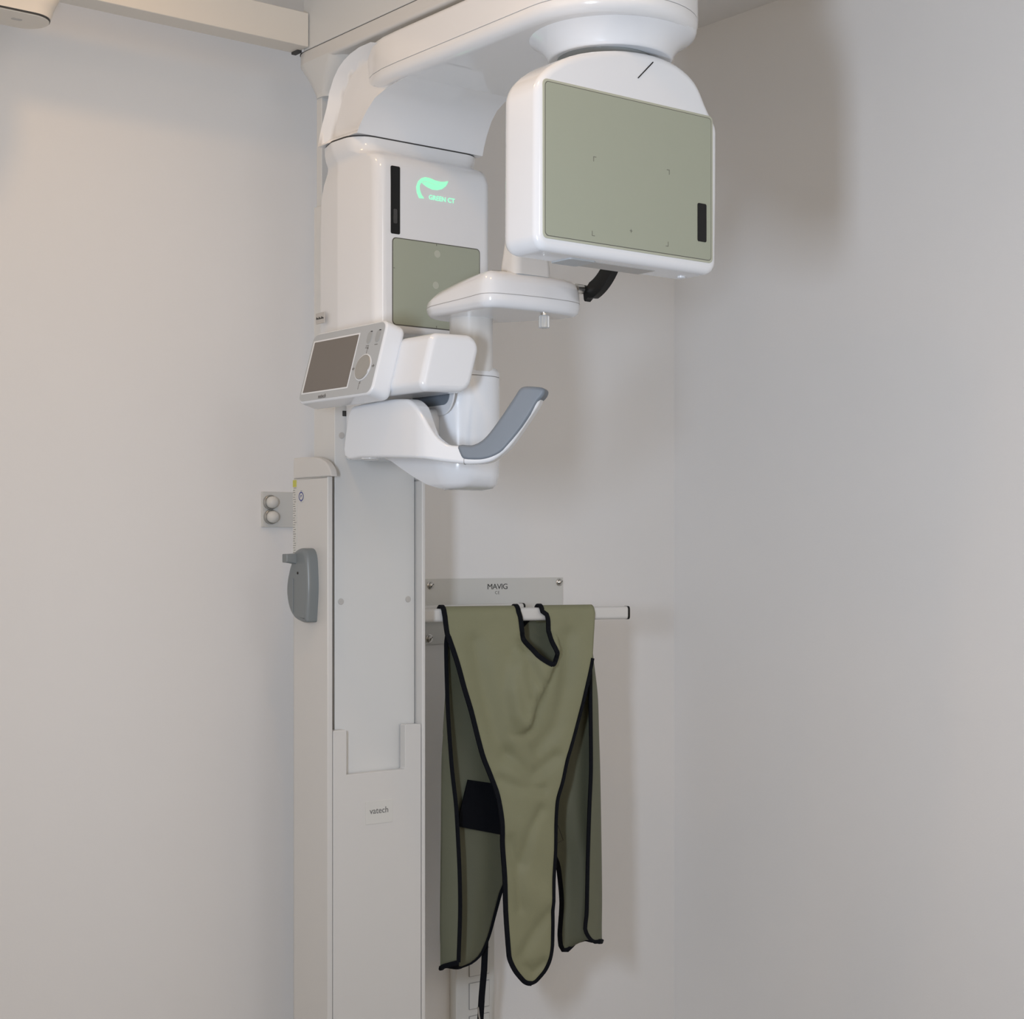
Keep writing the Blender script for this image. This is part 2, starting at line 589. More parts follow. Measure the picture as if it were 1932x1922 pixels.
slab('arm_upper_shell', arm_plan(0), 'Z', 2.1808, 2.2306, 'shell', ov, .0006, .008, n=5)
slab('arm_seam', arm_plan(.0013), 'Z', 2.1795, 2.1812, 'softseam', ov, 0)
slab('arm_lower_shell', arm_plan(.0004), 'Z', 2.1600, 2.1800, 'shell', ov, .0165, .0003, n=7)
lathe('arm_collar', [(.1195, 2.168), (.1175, 2.1635), (.1125, 2.1600), (.106, 2.1562), (.1005, 2.1520), (.0950, 2.1468), (.0905, 2.1408), (.0875, 2.1345), (.0860, 2.1312), (.083, 2.1300)], (1.520, 1.7085, 0), 'Z', 'white', ov, 48, sharp=60)
lathe('collar_gap', [(.066, 2.14), (.066, 2.105)], (1.508, 1.706, 0), 'Z', 'midgrey', ov, 40)

# ---- detector housing hanging from the arm
pout = spline([(1.345, 1.838), (1.488, 1.838), (1.631, 1.838), (1.6385, 1.8392), (1.645, 1.843), (1.6493, 1.8495), (1.651, 1.857), (1.6525, 1.95), (1.6530, 2.036), (1.6515, 2.046), (1.6455, 2.0555), (1.638, 2.0645), (1.630, 2.076),
               (1.6215, 2.090), (1.611, 2.1025), (1.596, 2.1125), (1.575, 2.1205), (1.548, 2.1250), (1.518, 2.1255), (1.482, 2.1225), (1.445, 2.1155), (1.405, 2.1045), (1.372, 2.0905), (1.347, 2.0745), (1.332, 2.059),
               (1.3265, 2.046), (1.3255, 2.036), (1.3250, 1.95), (1.3245, 1.859), (1.3262, 1.8505), (1.3305, 1.8435), (1.337, 1.8393)], 2)
det = slab('detector_housing', pout, 'Y', 1.630, 1.712, 'white', S, .010, .026, n=7, sharp=60)
fr = slab('window_frame', rrect(1.3345, 1.6412, 1.8535, 2.0585, .007), 'Y', 1.6291, 1.6306, 'olive_rim', det, .0006)
slab('window_gap', rrect(1.3378, 1.6379, 1.8566, 2.0554, .0055), 'Y', 1.6288, 1.6292, 'line', fr, 0)
slab('window_pane', rrect(1.3386, 1.6371, 1.8574, 2.0546, .005), 'Y', 1.6285, 1.6290, 'olive', fr, .0001)
slab('sensor_slot', rrect(1.6105, 1.6277, 1.8812, 1.9343, .0025), 'Y', 1.6279, 1.6286, 'black', fr, .0002)
for cx, cz, sx, sz in ((1.4196, 1.9699, 1, -1), (1.5571, 1.972, -1, -1), (1.4172, 1.8655, 1, 1), (1.555, 1.8672, -1, 1)):
    o = [(cx, cz), (cx + sx * .0050, cz), (cx + sx * .0050, cz + sz * .0006), (cx + sx * .0006, cz + sz * .0006), (cx + sx * .0006, cz + sz * .0065), (cx, cz + sz * .0065)]
    slab('corner_mark', o, 'Y', 1.6283, 1.6286, 'line', fr, 0)
cx, cz, h, e = 1.4864, 1.8802, .0024, .0003
slab('cross_mark', [(cx - h, cz - e), (cx - e, cz - e), (cx - e, cz - h), (cx + e, cz - h), (cx + e, cz - e), (cx + h, cz - e), (cx + h, cz + e), (cx + e, cz + e), (cx + e, cz + h), (cx - e, cz + h), (cx - e, cz + e), (cx - h, cz + e)], 'Y', 1.6283, 1.6286, 'line', fr, 0)
slab('indicator_slit', [(1.4994, 2.0878), (1.5004, 2.0870), (1.5281, 2.1134), (1.5270, 2.1144)], 'Y', 1.6291, 1.6302, 'black', det, 0)
slab('service_label', rrect(1.428, 1.555, 1.655, 1.690, .001), 'Z', 1.8372, 1.8385, 'labelgrey', det, .0002)
slab('service_hatch', rrect(1.40, 1.445, 1.652, 1.694, .004), 'Z', 1.8366, 1.8385, 'bezel', det, .0005)
lathe('rubber_foot', [(.006, 0), (.006, -.002), (.004, -.003)], (1.62, 1.67, 1.8385), 'Z', 'white', det, 20, cap0=False)

# ---- patient support: carriage, tower, post, head support
sup = box('support_carriage', 1.445, 1.56, 2.13, 2.274, 1.60, 1.79, 'white', S, .006)
# tower: profile lofted along X with a rounded nose
def tow_ring(z, yf, yb, xl, xr, r):
    return [(x, y, z) for x, y in fillet([(xl, yf), (xr, yf), (xr, yb), (xl, yb)], [r, r, .008, .008], 8)]


tower = loft('chin_tower', [
    tow_ring(1.5435, 1.985, 2.000, 1.455, 1.51, .012), tow_ring(1.5465, 1.968, 2.012, 1.440, 1.525, .025), tow_ring(1.553, 1.956, 2.032, 1.431, 1.532, .036),
    tow_ring(1.566, 1.949, 2.062, 1.427, 1.535, .046), tow_ring(1.580, 1.946, 2.092, 1.425, 1.535, .05), tow_ring(1.592, 1.945, 2.118, 1.425, 1.535, .05), tow_ring(1.600, 1.945, 2.15, 1.425, 1.535, .05), tow_ring(1.606, 1.945, 2.20, 1.425, 1.535, .05),
    tow_ring(1.7125, 1.945, 2.20, 1.425, 1.535, .05)], 'white', S, sharp=60)
loft('tower_seam', [tow_ring(1.7120, 1.946, 2.199, 1.426, 1.534, .05), tow_ring(1.7140, 1.946, 2.199, 1.426, 1.534, .05)], 'softseam', S)
loft('tower_lid', [tow_ring(1.7137, 1.945, 2.20, 1.425, 1.535, .05), tow_ring(1.720, 1.9452, 2.20, 1.4252, 1.5348, .05), tow_ring(1.7265, 1.949, 2.195, 1.429, 1.531, .046),
                   tow_ring(1.7285, 1.955, 2.19, 1.435, 1.525, .04)], 'white', S, sharp=60)
for x, y, z in ((1.452, 1.998, 1.5457), (1.445, 2.045, 1.5600)):
    box('tower_clip', x - .008, x + .008, y - .003, y + .003, z - .002, z + .004, 'labelgrey', tower, .0006)
slab('tray_hole', fillet([(1.955, 1.668), (2.05, 1.668), (2.05, 1.70), (1.955, 1.70)], [.03, .004, .004, .01], 6), 'X', 1.4235, 1.427, 'greyplastic', tower, .0005)
slab('tray_panel', fillet([(1.952, 1.652), (2.06, 1.655), (2.06, 1.705), (1.94, 1.705)], [.035, .004, .004, .01], 6), 'X', 1.4242, 1.4268, 'white', tower, .0004)

post_o = lambda g: rrect(1.449 - g, 1.509 + g, 1.945 - g, 2.006 + g, .024, 6)
loft('support_post', [[(x, y, z) for x, y in post_o(0)] for z in (1.72, 1.806)], 'white2', S)
plan = [(1.417, 1.99), (1.409, 1.90), (1.403, 1.852), (1.412, 1.836), (1.435, 1.829), (1.49, 1.824), (1.545, 1.827), (1.572, 1.836), (1.582, 1.852), (1.577, 1.89), (1.560, 1.95), (1.543, 1.995),
        (1.522, 2.028), (1.49, 2.044), (1.455, 2.040), (1.43, 2.022)]
hplan = ccw(spline(plan, 4))


def hs(z, g, dz):
    # the support dips a little towards its rear
    return [(x, y, z + dz(y)) for x, y in inset(hplan, g)]


rise = lambda y: -.020 * max(0, (y - 1.87) / .17) ** 1.5
low = lambda y: .006 * max(0, (y - 1.86) / .18)
hsup = loft('head_support', [hs(1.7965, .012, low), hs(1.7975, .006, low), hs(1.801, .0022, low), hs(1.807, 0, low), hs(1.815, -.0006, lambda y: 0),
                             hs(1.832, .0005, lambda y: rise(y) * .6), hs(1.842, .0045, rise), hs(1.8485, .012, rise), hs(1.8515, .022, rise), hs(1.8525, .034, rise)], 'white', S, sharp=70)
# hairline between the two shells of the head support
loft('shell_line', [hs(1.8152, -.0008, lambda y: 0), hs(1.8160, -.0008, lambda y: 0)], 'softseam', hsup, cap0=False, cap1=False)
loft('temple_mount', [[(x, y, z) for x, y in rrect(1.452 + g, 1.522 - g, 1.834 + g, 1.876 - g, .012, 6)] for z, g in ((1.848, 0), (1.862, .0005), (1.895, .004), (1.93, .007))], 'white2', S)
rk = []
for h_, rr in ((0, .0065), (-.0015, .0082), (-.0175, .0082), (-.0185, .0070)):
    rk.append([(1.511 + (rr - (.0012 if i % 4 < 2 and h_ < -.001 else 0)) * math.cos(2 * math.pi * i / 32), 1.842 + (rr - (.0012 if i % 4 < 2 and h_ < -.001 else 0)) * math.sin(2 * math.pi * i / 32), 1.7935 + h_) for i in range(32)])
loft('clamp_knob', rk, 'chromegrey', hsup, sharp=25)
lathe('knob_stem', [(.005, 1.799), (.005, 1.792)], (1.511, 1.842, 0), 'Z', 'metal', hsup, 16)
lathe('temple_pin', [(.0075, 0), (.0075, .012)], (1.578, 1.850, 1.840), 'X', 'metal', hsup, 20)
# black curved temple rest, swept in the plane X = 1.60
cl = spline([(1.8505, 1.8350), (1.8350, 1.8375), (1.8195, 1.8450), (1.8060, 1.8560), (1.7955, 1.8690), (1.7860, 1.8850)], 4, False)
rg = []
for i, (y, z) in enumerate(cl):
    a, b = cl[max(i - 1, 0)], cl[min(i + 1, len(cl) - 1)]
    t = Vector((b[0] - a[0], b[1] - a[1])).normalized()
    nn = Vector((-t.y, t.x))
    hw = .0125 if i > 3 else .0105 + .002 * math.cos(i * 1.6)
    rg.append([(1.600 + px * .007, y + nn.x * v * hw, z + nn.y * v * hw) for px, v in ((-1, -.8), (-.8, -1), (.8, -1), (1, -.8), (1, .8), (.8, 1), (-.8, 1), (-1, .8))])
loft('temple_rest', rg, 'rubber', hsup, sharp=50)

# ---- control box and display
bo = fillet([(1.322, 1.676), (1.411, 1.679), (1.4345, 1.763), (1.345, 1.7605)], [.013, .026, .020, .016], 8)
cbx = slab('control_box', bo, 'Y', 1.887, 2.09, 'white', S, .009, .004, n=6, sharp=60)
box('control_box_mount', 1.40, 1.45, 2.02, 2.20, 1.695, 1.755, 'white', S, .006)

DIS = empty('display', (1.31, 2.06, 1.67), None, None)
put(DIS, S)
# display built upright in local (u along -Y, v up) and tilted back
dc = Vector((1.290, 2.0635, 1.6755))
tilt = math.radians(15.5)
eu = Vector((0, -1, 0)).normalized()
ev = Vector((math.sin(tilt), 0, math.cos(tilt)))
en = eu.cross(ev)
if en.x > 0:
    en = -en


def dslab(name, outline, a, b, m, parent, ra=.001, rb=None, n=4):
    o = slab(name, outline, 'Z', a, b, m, None, ra, rb, n=n)
    me = o.data
    for v in me.vertices:
        v.co = dc + eu * v.co.x + ev * v.co.y + en * v.co.z
    bm = bmesh.new()
    bm.from_mesh(me)
    bmesh.ops.recalc_face_normals(bm, faces=bm.faces)
    bm.to_mesh(me)
    bm.free()
    put(o, parent)
    return o


DW, DH = .2035, .1135
case = dslab('display_case', rrect(-DW / 2, DW / 2, 0, DH, .013), -.036, 0, 'white', DIS, .010, .0035)
bez = dslab('bezel', rrect(-DW / 2 + .003, DW / 2 - .003, .003, DH - .003, .0115), -.0006, .0004, 'bezel', DIS, .0002)
dslab('screen_frame', rrect(-.0945, .0345, .0142, .1000, .001), .0001, .0008, 'white', bez, .0002)
dslab('screen', rrect(-.0905, .0325, .0165, .0975, .0008), .0004, .0011, 'screen', bez, .0001)
dcx, dcy = .0645, .0435
circ = lambda r, cx=dcx, cy=dcy, n=36: [(cx + r * math.cos(2 * math.pi * k / n), cy + r * math.sin(2 * math.pi * k / n)) for k in range(n)]
dslab('dial_ring', circ(.0205), .0002, .0012, 'white', bez, .0003)
dial = dslab('dial', circ(.0188), .0006, .0024, 'dial', bez, .0012)
for i, (bx, by) in enumerate(((.0630, .0895), (.0855, .0895))):
    bt = dslab('button', fillet([(bx - .0062, by - .0095), (bx + .0062, by - .0095), (bx + .0062, by + .0095), (bx - .0062, by + .0095)], .0061, 5), .0002, .0010, 'button', bez, .0004)
    dslab('button_mark', rrect(bx + .0005, bx + .0048, by + .0082, by + .0096, .0004, 2), .0008, .0012, 'print', bt, 0)
    dslab('button_caption', rrect(bx - .0045, bx + .0035, by - .0135, by - .0122, .0002, 1), .0002, .0005, 'greyprint', bt, 0)
    if i == 0:
        dslab('button_caption', rrect(bx - .005, bx + .0035, by - .0163, by - .0150, .0002, 1), .0002, .0005, 'greyprint', bt, 0)
for ax, ay, dx, dy in ((dcx, dcy + .0265, 0, 1), (dcx, dcy - .0265, 0, 1), (dcx - .0258, dcy, 1, 0), (dcx + .0265, dcy, 1, 0)):
    if dy:
        o = [(ax - .0012, ay - .007), (ax + .0002, ay - .007), (ax + .0008, ay + .002), (ax + .003, ay + .001), (ax + .0012, ay + .006), (ax - .002, ay + .002), (ax - .0005, ay + .002)]
    else:
        o = [(ax - .0035, ay - .001), (ax - .0005, ay - .001), (ax - .0005, ay - .003), (ax + .0035, ay), (ax - .0005, ay + .003), (ax - .0005, ay + .001), (ax - .0035, ay + .001)]
    dslab('arrow_mark', o, .0002, .0005, 'greyprint', bez, 0)
rotd = Matrix((eu, ev, en)).transposed()
text('display_lettering', 'vatech', .0085, dc + eu * (-.032) + ev * .0072 + en * .0006, rotd, 'greyprint', bez, .0003)

# ---- hand grip
GRIP = [(-0.2041, 1.5945), (-0.2021, 1.6304), (-0.195, 1.658), (-0.1803, 1.6699), (-0.0921, 1.6731), (-0.0408, 1.6703), (-0.0229, 1.6629), (-0.0052, 1.6475), (0.0103, 1.6267), (0.0229, 1.6114), (0.0375, 1.6021), (0.0521, 1.6003), (0.0709, 1.5991), (0.0853, 1.6048), (0.0977, 1.6166), (0.1142, 1.6378), (0.1347, 1.6671), (0.1421, 1.6779), (0.1572, 1.6794), (0.1697, 1.6715), (0.1711, 1.6664), (0.1669, 1.6545), (0.1449, 1.6223), (0.1244, 1.5958), (0.1039, 1.5797), (0.0895, 1.5752), (0.0729, 1.574), (0.0594, 1.5744), (0.0282, 1.5781), (-0.0017, 1.5826), (-0.095, 1.5885), (-0.165, 1.5915)]
PAD = [(0.0523, 1.6007), (0.0545, 1.5880), (0.0605, 1.5805), (0.0845, 1.5793), (0.1020, 1.5832), (0.1172, 1.5922), (0.1380, 1.6155), (0.1568, 1.6418), (0.1668, 1.6590), (0.1745, 1.6672), (0.1771, 1.6749), (0.1725, 1.6793), (0.1552, 1.6813), (0.1429, 1.6799), (0.1347, 1.6692), (0.1142, 1.6397), (0.0977, 1.6181), (0.0853, 1.6062), (0.0709, 1.6005)]


def sweep(ob, y0=1.905, x0=1.339, turn=math.radians(38.3), L=.034):
    """bend a part built straight along X (distance along the grip, thickness in Y) round the corner of the grip"""
    bm_ = bmesh.new()
    bm_.from_mesh(ob.data)
    for k in range(11):
        bmesh.ops.bisect_plane(bm_, geom=bm_.verts[:] + bm_.edges[:] + bm_.faces[:], plane_co=(-L / 2 + L * k / 10, 0, 0), plane_no=(1, 0, 0))
    bm_.to_mesh(ob.data)
    bm_.free()
    for v in ob.data.vertices:
        a_, e_, z_ = v.co
        t = max(0, min(1, (a_ + L / 2) / L))
        ang = turn * t
        # centre line: straight along -Y, an arc of length L, straight again
        R_ = L / turn
        if a_ <= -L / 2:
            c = Vector((x0, y0 - a_))
        elif a_ < L / 2:
            c = Vector((x0 + R_ * (1 - math.cos(ang)), y0 + L / 2 - R_ * math.sin(ang)))
        else:
            c = Vector((x0 + R_ * (1 - math.cos(turn)), y0 + L / 2 - R_ * math.sin(turn))) + Vector((math.sin(turn), -math.cos(turn))) * (a_ - L / 2)
        nrm = Vector((math.cos(ang), math.sin(ang)))
        p_ = c + nrm * e_
        v.co = (p_.x, p_.y, z_)
    bm_ = bmesh.new()
    bm_.from_mesh(ob.data)
    bmesh.ops.recalc_face_normals(bm_, faces=bm_.faces)
    bm_.to_mesh(ob.data)
    bm_.free()
    return ob


def dense(pts, step=.006):
    out = []
    for i, p in enumerate(pts):
        q = pts[(i + 1) % len(pts)]
        n_ = max(1, int(math.dist(p, q) / step))
        out += [(p[0] + (q[0] - p[0]) * k / n_, p[1] + (q[1] - p[1]) * k / n_) for k in range(n_)]
    return out


gp = sweep(slab('hand_grip', dense(spline(GRIP, 3)), 'Y', 0, .026, 'white', S, .005, .005, n=5, sharp=70))
pd = sweep(slab('grip_pad', dense(spline(PAD, 3)), 'Y', -.0016, .0275, 'greyplastic', gp, .0045, .0045, n=5, sharp=70))
sm_ = sweep(slab('grip_seam', [(.0602, 1.5738), (.0609, 1.5738), (.0609, 1.5850), (.0602, 1.5850)], 'Y', -.0006, .010, 'softseam', gp, 0))
box('grip_base', 1.37, 1.46, 1.985, 2.150, 1.602, 1.664, 'white', gp, .010)
lathe('grip_foot', [(.014, 0), (.014, -.0025), (.011, -.004)], (1.3575, 2.065, 1.5925), 'Z', 'shell', gp, 28, cap0=False)

# ---- ruler, emblem and sliding lever on the column side
rul = slab('ruler', [(2.3495, 1.43), (2.3612, 1.43), (2.3612, 1.570), (2.3495, 1.570)], 'X', 1.3992, 1.4006, 'paper', sw, 0)
slab('ruler_end', [(2.3497, 1.558), (2.3611, 1.558), (2.3611, 1.5695), (2.3497, 1.5695)], 'X', 1.3989, 1.3993, 'yellow', rul, 0)
for k in range(32):
    z = 1.556 - k * .0038
    L = .0085 if k % 5 == 0 else .0055 if k % 2 else .0065
    y1 = 2.3605 if k % 3 else 2.3585
    slab('ruler_mark', [(y1 - L, z), (y1, z), (y1, z + .0008), (y1 - L, z + .0008)], 'X', 1.3989, 1.3993, 'greyprint', rul, 0)
def sring(name, r0, r1, y, z, m, parent, n=36, sq=.8):
    v, f = [], []
    for k in range(n):
        t = 2 * math.pi * k / n
        for r in (r0, r1):
            v.append((1.3990, y + r * math.cos(t), z + r * math.sin(t)))
    for k in range(n):
        a, b = 2 * k, 2 * ((k + 1) % n)
        f.append((a, a + 1, b + 1, b))
    return mesh_obj(name, v, f, m, parent, wn=False)


emb = slab('emblem', [(2.3351 + .0088 * math.cos(k / 16 * math.pi), 1.542 + .0105 * math.sin(k / 16 * math.pi)) for k in range(32)], 'X', 1.3994, 1.4004, 'paper', sw, 0)
sring('emblem_ring', .0058, .0076, 2.3351, 1.542, 'blue', emb)
text('emblem_print', 'P', .0065, (1.3989, 2.3351, 1.542), ROT_X, 'blue', emb)
for z in (1.5508, 1.5332):
    slab('emblem_mark', [(2.3335, z), (2.3367, z), (2.3367, z + .0007), (2.3335, z + .0007)], 'X', 1.3989, 1.3995, 'blue', emb, 0)
SL = [(2.3251, 1.4517), (2.3084, 1.4569), (2.2930, 1.4543), (2.2853, 1.4414), (2.282, 1.409), (2.282, 1.3833), (2.2865, 1.3400), (2.2890, 1.3372), (2.3001, 1.3366), (2.3251, 1.3427), (2.3419, 1.3578), (2.3504, 1.382), (2.3487, 1.4038), (2.3402, 1.4257), (2.3318, 1.4387)]
lev = slab('height_slider', spline(SL, 3), 'X', 1.379, 1.4005, 'midgrey', S, .007, 0, n=5, sharp=60)
slab('slider_ridge', [(2.3255, 1.3520), (2.3270, 1.3530), (2.3270, 1.405), (2.3255, 1.408)], 'X', 1.3775, 1.381, 'midgrey', lev, .0006)
lathe('slider_hole', [(.0022, 0), (.0022, -.0006)], (1.3790, 2.3120, 1.4165), 'X', 'black', lev, 16, cap0=False)
sp = loft('slider_lever', [[(x, y, z) for y, z in rrect(2.318 - g, 2.334 + g, 1.4335 - h_, 1.4475 + h_ * .3, .002, 3)] for x, g, h_ in ((1.3625, -.001, 0), (1.3640, 0, 0), (1.374, .0005, .001), (1.386, .003, .004))], 'midgrey', lev, sharp=40)

# ================================================================== wall plate with two round knobs
K = empty('knob_plate', (1.47, 2.515, 1.494), 'pale grey wall plate with two round white knobs beside the column', 'wall plate')
slab('back_plate', rrect(1.4289, 1.535, 1.4943, 1.5560, .001), 'Y', 2.5145, 2.52, 'plate', K, .0006)
for x, z in ((1.4426, 1.5375), (1.4437, 1.512)):
    lathe('knob_ring', [(.0128, 0), (.0128, -.006), (.0118, -.007), (.0108, -.006), (.0108, -.001)], (x, 2.5147, z), 'Y', 'dial', K, 32)
    lathe('knob', [(.0104, 0), (.0106, -.010), (.0100, -.014), (.008, -.0175), (.0045, -.0195), (.001, -.020)], (x + .0005, 2.5147, z), 'Y', 'paper', K, 28, sharp=60)

# ================================================================== apron rack
R = empty('apron_rack', (1.9, 2.515, 1.278), 'grey steel wall plate with two white swing-out rails for lead aprons', 'rack')
rp = slab('wall_plate', rrect(1.70, 2.1116, 1.2775, 1.4003, .001), 'Y', 2.515, 2.52, 'plate', R, .0005)
for x, z in ((1.7872, 1.3884), (2.1019, 1.3908), (1.7848, 1.289), (2.1000, 1.2900)):
    s_ = lathe('screw', [(.0078, 0), (.0078, -.0015), (.0062, -.0025), (.0055, -.0020), (.0055, -.0045), (.0035, -.0065), (.0008, -.007)], (x, 2.515, z), 'Y', 'metal', rp, 24, cap0=False)
    slab('screw_slot', [(x - .0034, z - .0022), (x - .0026, z - .0030), (x + .0034, z + .0022), (x + .0026, z + .0030)], 'Y', 2.5076, 2.509, 'line', s_, 0)
text('lettering', 'MAVIG', .0150, (1.9465, 2.5149, 1.3835), ROT_Y, 'print', rp, 0, 1.18, spacing=.92)
text('ce_mark', 'CE', .0088, (1.9458, 2.5149, 1.3720), ROT_Y, 'print', rp, -.0001, 1, spacing=1.2)
rb_ = slab('rail', rrect(2.450, 2.470, 1.3300, 1.3530, .006), 'X', 1.695, 1.9600, 'white2', R, .001)
slab('rail_end_cap', rrect(2.4495, 2.4705, 1.3295, 1.3535, .006), 'X', 1.9600, 1.9640, 'rubber', rb_, .001)
box('rail_pivot', 1.70, 1.725, 2.448, 2.518, 1.32, 1.362, 'white2', R, .003)
BA = Vector((1.6557, 2.3443, 0))
BU = Vector((.95678, -.29080, 0))
BN = Vector((.29080, .95678, 0))


def bp(s, z, off):
    return tuple(BA + BU * s + BN * off + Vector((0, 0, z)))


def bar_rings(s0, s1, g=0):
    prof = rrect(-.010 - g, .010 + g, 1.3283 - g, 1.3517 + g, .006, 4)
    return [[bp(s, z, o) for o, z in prof] for s in (s0, s1)]


rf = loft('rail', bar_rings(-.012, .3850), 'white2', R)
loft('rail_end_cap', bar_rings(.3850, .3890, .0004), 'rubber', rf)
tube('rail_link', [(1.66, 2.350, 1.340), (1.69, 2.42, 1.340), (1.715, 2.50, 1.340)], .009, 'white2', R, 12)

# ================================================================== lead apron
A = empty('lead_apron', (1.82, 2.29, .69), 'olive green lead apron with black bound edges draped over the white rail', 'apron')

F_LEFT = [(0.0291, 1.3558), (0.031, 1.3318), (0.0339, 1.3086), (0.0369, 1.3012), (0.0496, 1.2621), (0.0634, 1.2135), (0.0762, 1.1741), (0.088, 1.13), (0.099, 1.0922), (0.1129, 1.059), (0.1269, 1.0227), (0.1349, 0.9765), (0.1369, 0.9305), (0.1399, 0.861), (0.1429, 0.7802), (0.1469, 0.7386), (0.153, .7222), (0.162, 0.7072), (0.1762, 0.6908), (.184, .6862), (0.1914, 0.6847)]
F_RIGHT = [(0.3152, 1.3558), (0.3172, 1.3456), (0.3152, 1.316), (0.3089, 1.2597), (0.2912, 1.1809), (0.2756, 1.1281), (0.259, 1.0793), (0.2497, 1.0389), (0.2405, 1.0053), (0.2384, 0.9466), (0.2343, 0.8654), (0.2312, 0.7965), (0.2302, 0.7501), (0.224, 0.7204), (.217, .7068), (0.2087, 0.6963), (.200, .6878), (0.1914, 0.6847)]
H_LEFT = [(0.1681, 1.3558), (0.1721, 1.3297), (0.1752, 1.3061), (0.1833, 1.2871), (0.1954, 1.2689), (0.2128, 1.2563), (0.223, 1.2513)]
H_RIGHT = [(0.2138, 1.3558), (0.224, 1.3336), (0.2251, 1.3099), (0.2271, 1.291), (0.2322, 1.2766), (0.2353, 1.2643), (0.2312, 1.2549), (0.223, 1.2513)]


def at_z(lst, z):
    if z >= lst[0][1]:
        return lst[0][0]
    for (s0, z0), (s1, z1) in zip(lst, lst[1:]):
        if z1 <= z <= z0:
            t = (z0 - z) / max(1e-9, z0 - z1)
            return s0 + (s1 - s0) * t
    return lst[-1][0]


def seg_d(s, z, pl):
    best = 9
    side = 0
    for (a, b), (c, d) in zip(pl, pl[1:]):
        dx, dz = c - a, d - b
        t = max(0, min(1, ((s - a) * dx + (z - b) * dz) / (dx * dx + dz * dz)))
        qx, qz = s - a - t * dx, z - b - t * dz
        dd = math.hypot(qx, qz)
        if dd < best:
            best = dd
            side = math.copysign(1, dx * qz - dz * qx) if dd > 1e-9 else 0
    return best, side


POUCH = [(.176, 1.300), (.154, 1.285), (.139, 1.252), (.135, 1.205), (.143, 1.155), (.157, 1.131), (.176, 1.1280), (.193, 1.139), (.204, 1.178), (.227, 1.225), (.2440, 1.266), (.240, 1.30), (.205, 1.32)]
EDGE_R = [(.157, 1.131), (.176, 1.1280), (.193, 1.139), (.204, 1.178), (.227, 1.225), (.2440, 1.266)]
EDGE_L = [(.176, 1.300), (.154, 1.285), (.139, 1.252), (.135, 1.205), (.143, 1.155), (.157, 1.131)]
CREASE = [
    ([(.1765, 1.2990), (.1853, 1.2541), (.2026, 1.2188)], .0045, .0065),
    ([(.1721, 1.2873), (.1802, 1.2354), (.1904, 1.188)], .0040, .0075),
    ([(.1600, 1.2700), (.1640, 1.2200), (.1750, 1.165)], .0030, .0090),
    ([(.148, 1.095), (.19, 1.052), (.238, 1.085)], .0045, .013),
    ([(.132, 1.050), (.170, 1.033), (.215, 1.028)], .0028, .010),
    ([(.210, .990), (.188, .955), (.174, .90)], .0040, .011),
    ([(.150, .940), (.165, .890), (.172, .82)], .0032, .011),
    ([(.226, .81), (.195, .77), (.172, .735)], .0032, .012),
    ([(.215, .72), (.195, .705), (.180, .715)], .0030, .009),
    ([(.085, 1.29), (.100, 1.22), (.125, 1.13), (.140, 1.09)], .0050, .017),
    ([(.265, 1.30), (.258, 1.22), (.238, 1.14), (.205, 1.10)], .0050, .016),
]


def inside(s, z, poly):
    c = False
    for (x0, y0), (x1, y1) in zip(poly, poly[1:] + poly[:1]):
        if (y0 > z) != (y1 > z) and s < x0 + (z - y0) * (x1 - x0) / (y1 - y0):
            c = not c
    return c


def sm(x):
    x = max(0, min(1, x))
    return x * x * (3 - 2 * x)


def front_disp(s, z):
    d = .006 * sm((1.34 - z) / .10)
    # cowl that sags below the neck opening: soft on its left, a tucked fold on its right
    if .12 < s < .26 and 1.10 < z < 1.32:
        if inside(s, z, POUCH):
            d += .022 * min(sm(seg_d(s, z, EDGE_R)[0] / .016), sm(seg_d(s, z, EDGE_L)[0] / .030) * .8) * sm((1.318 - z) / .05)
        else:
            d -= .0030 * math.exp(-(seg_d(s, z, EDGE_R)[0] / .008) ** 2) * sm((1.262 - z) / .02)
    for pl, a, wd in CREASE:
        q, side = seg_d(s, z, pl)
        d -= a * 1.45 * math.exp(-(q / wd) ** 2)
    d += .0022 * math.sin(s * 70 + z * 14) * sm((1.32 - z) / .1)
    d += .0014 * math.sin(z * 60 + s * 40) * sm((1.05 - z) / .1)
    # tongue edges curl back a little
    return d


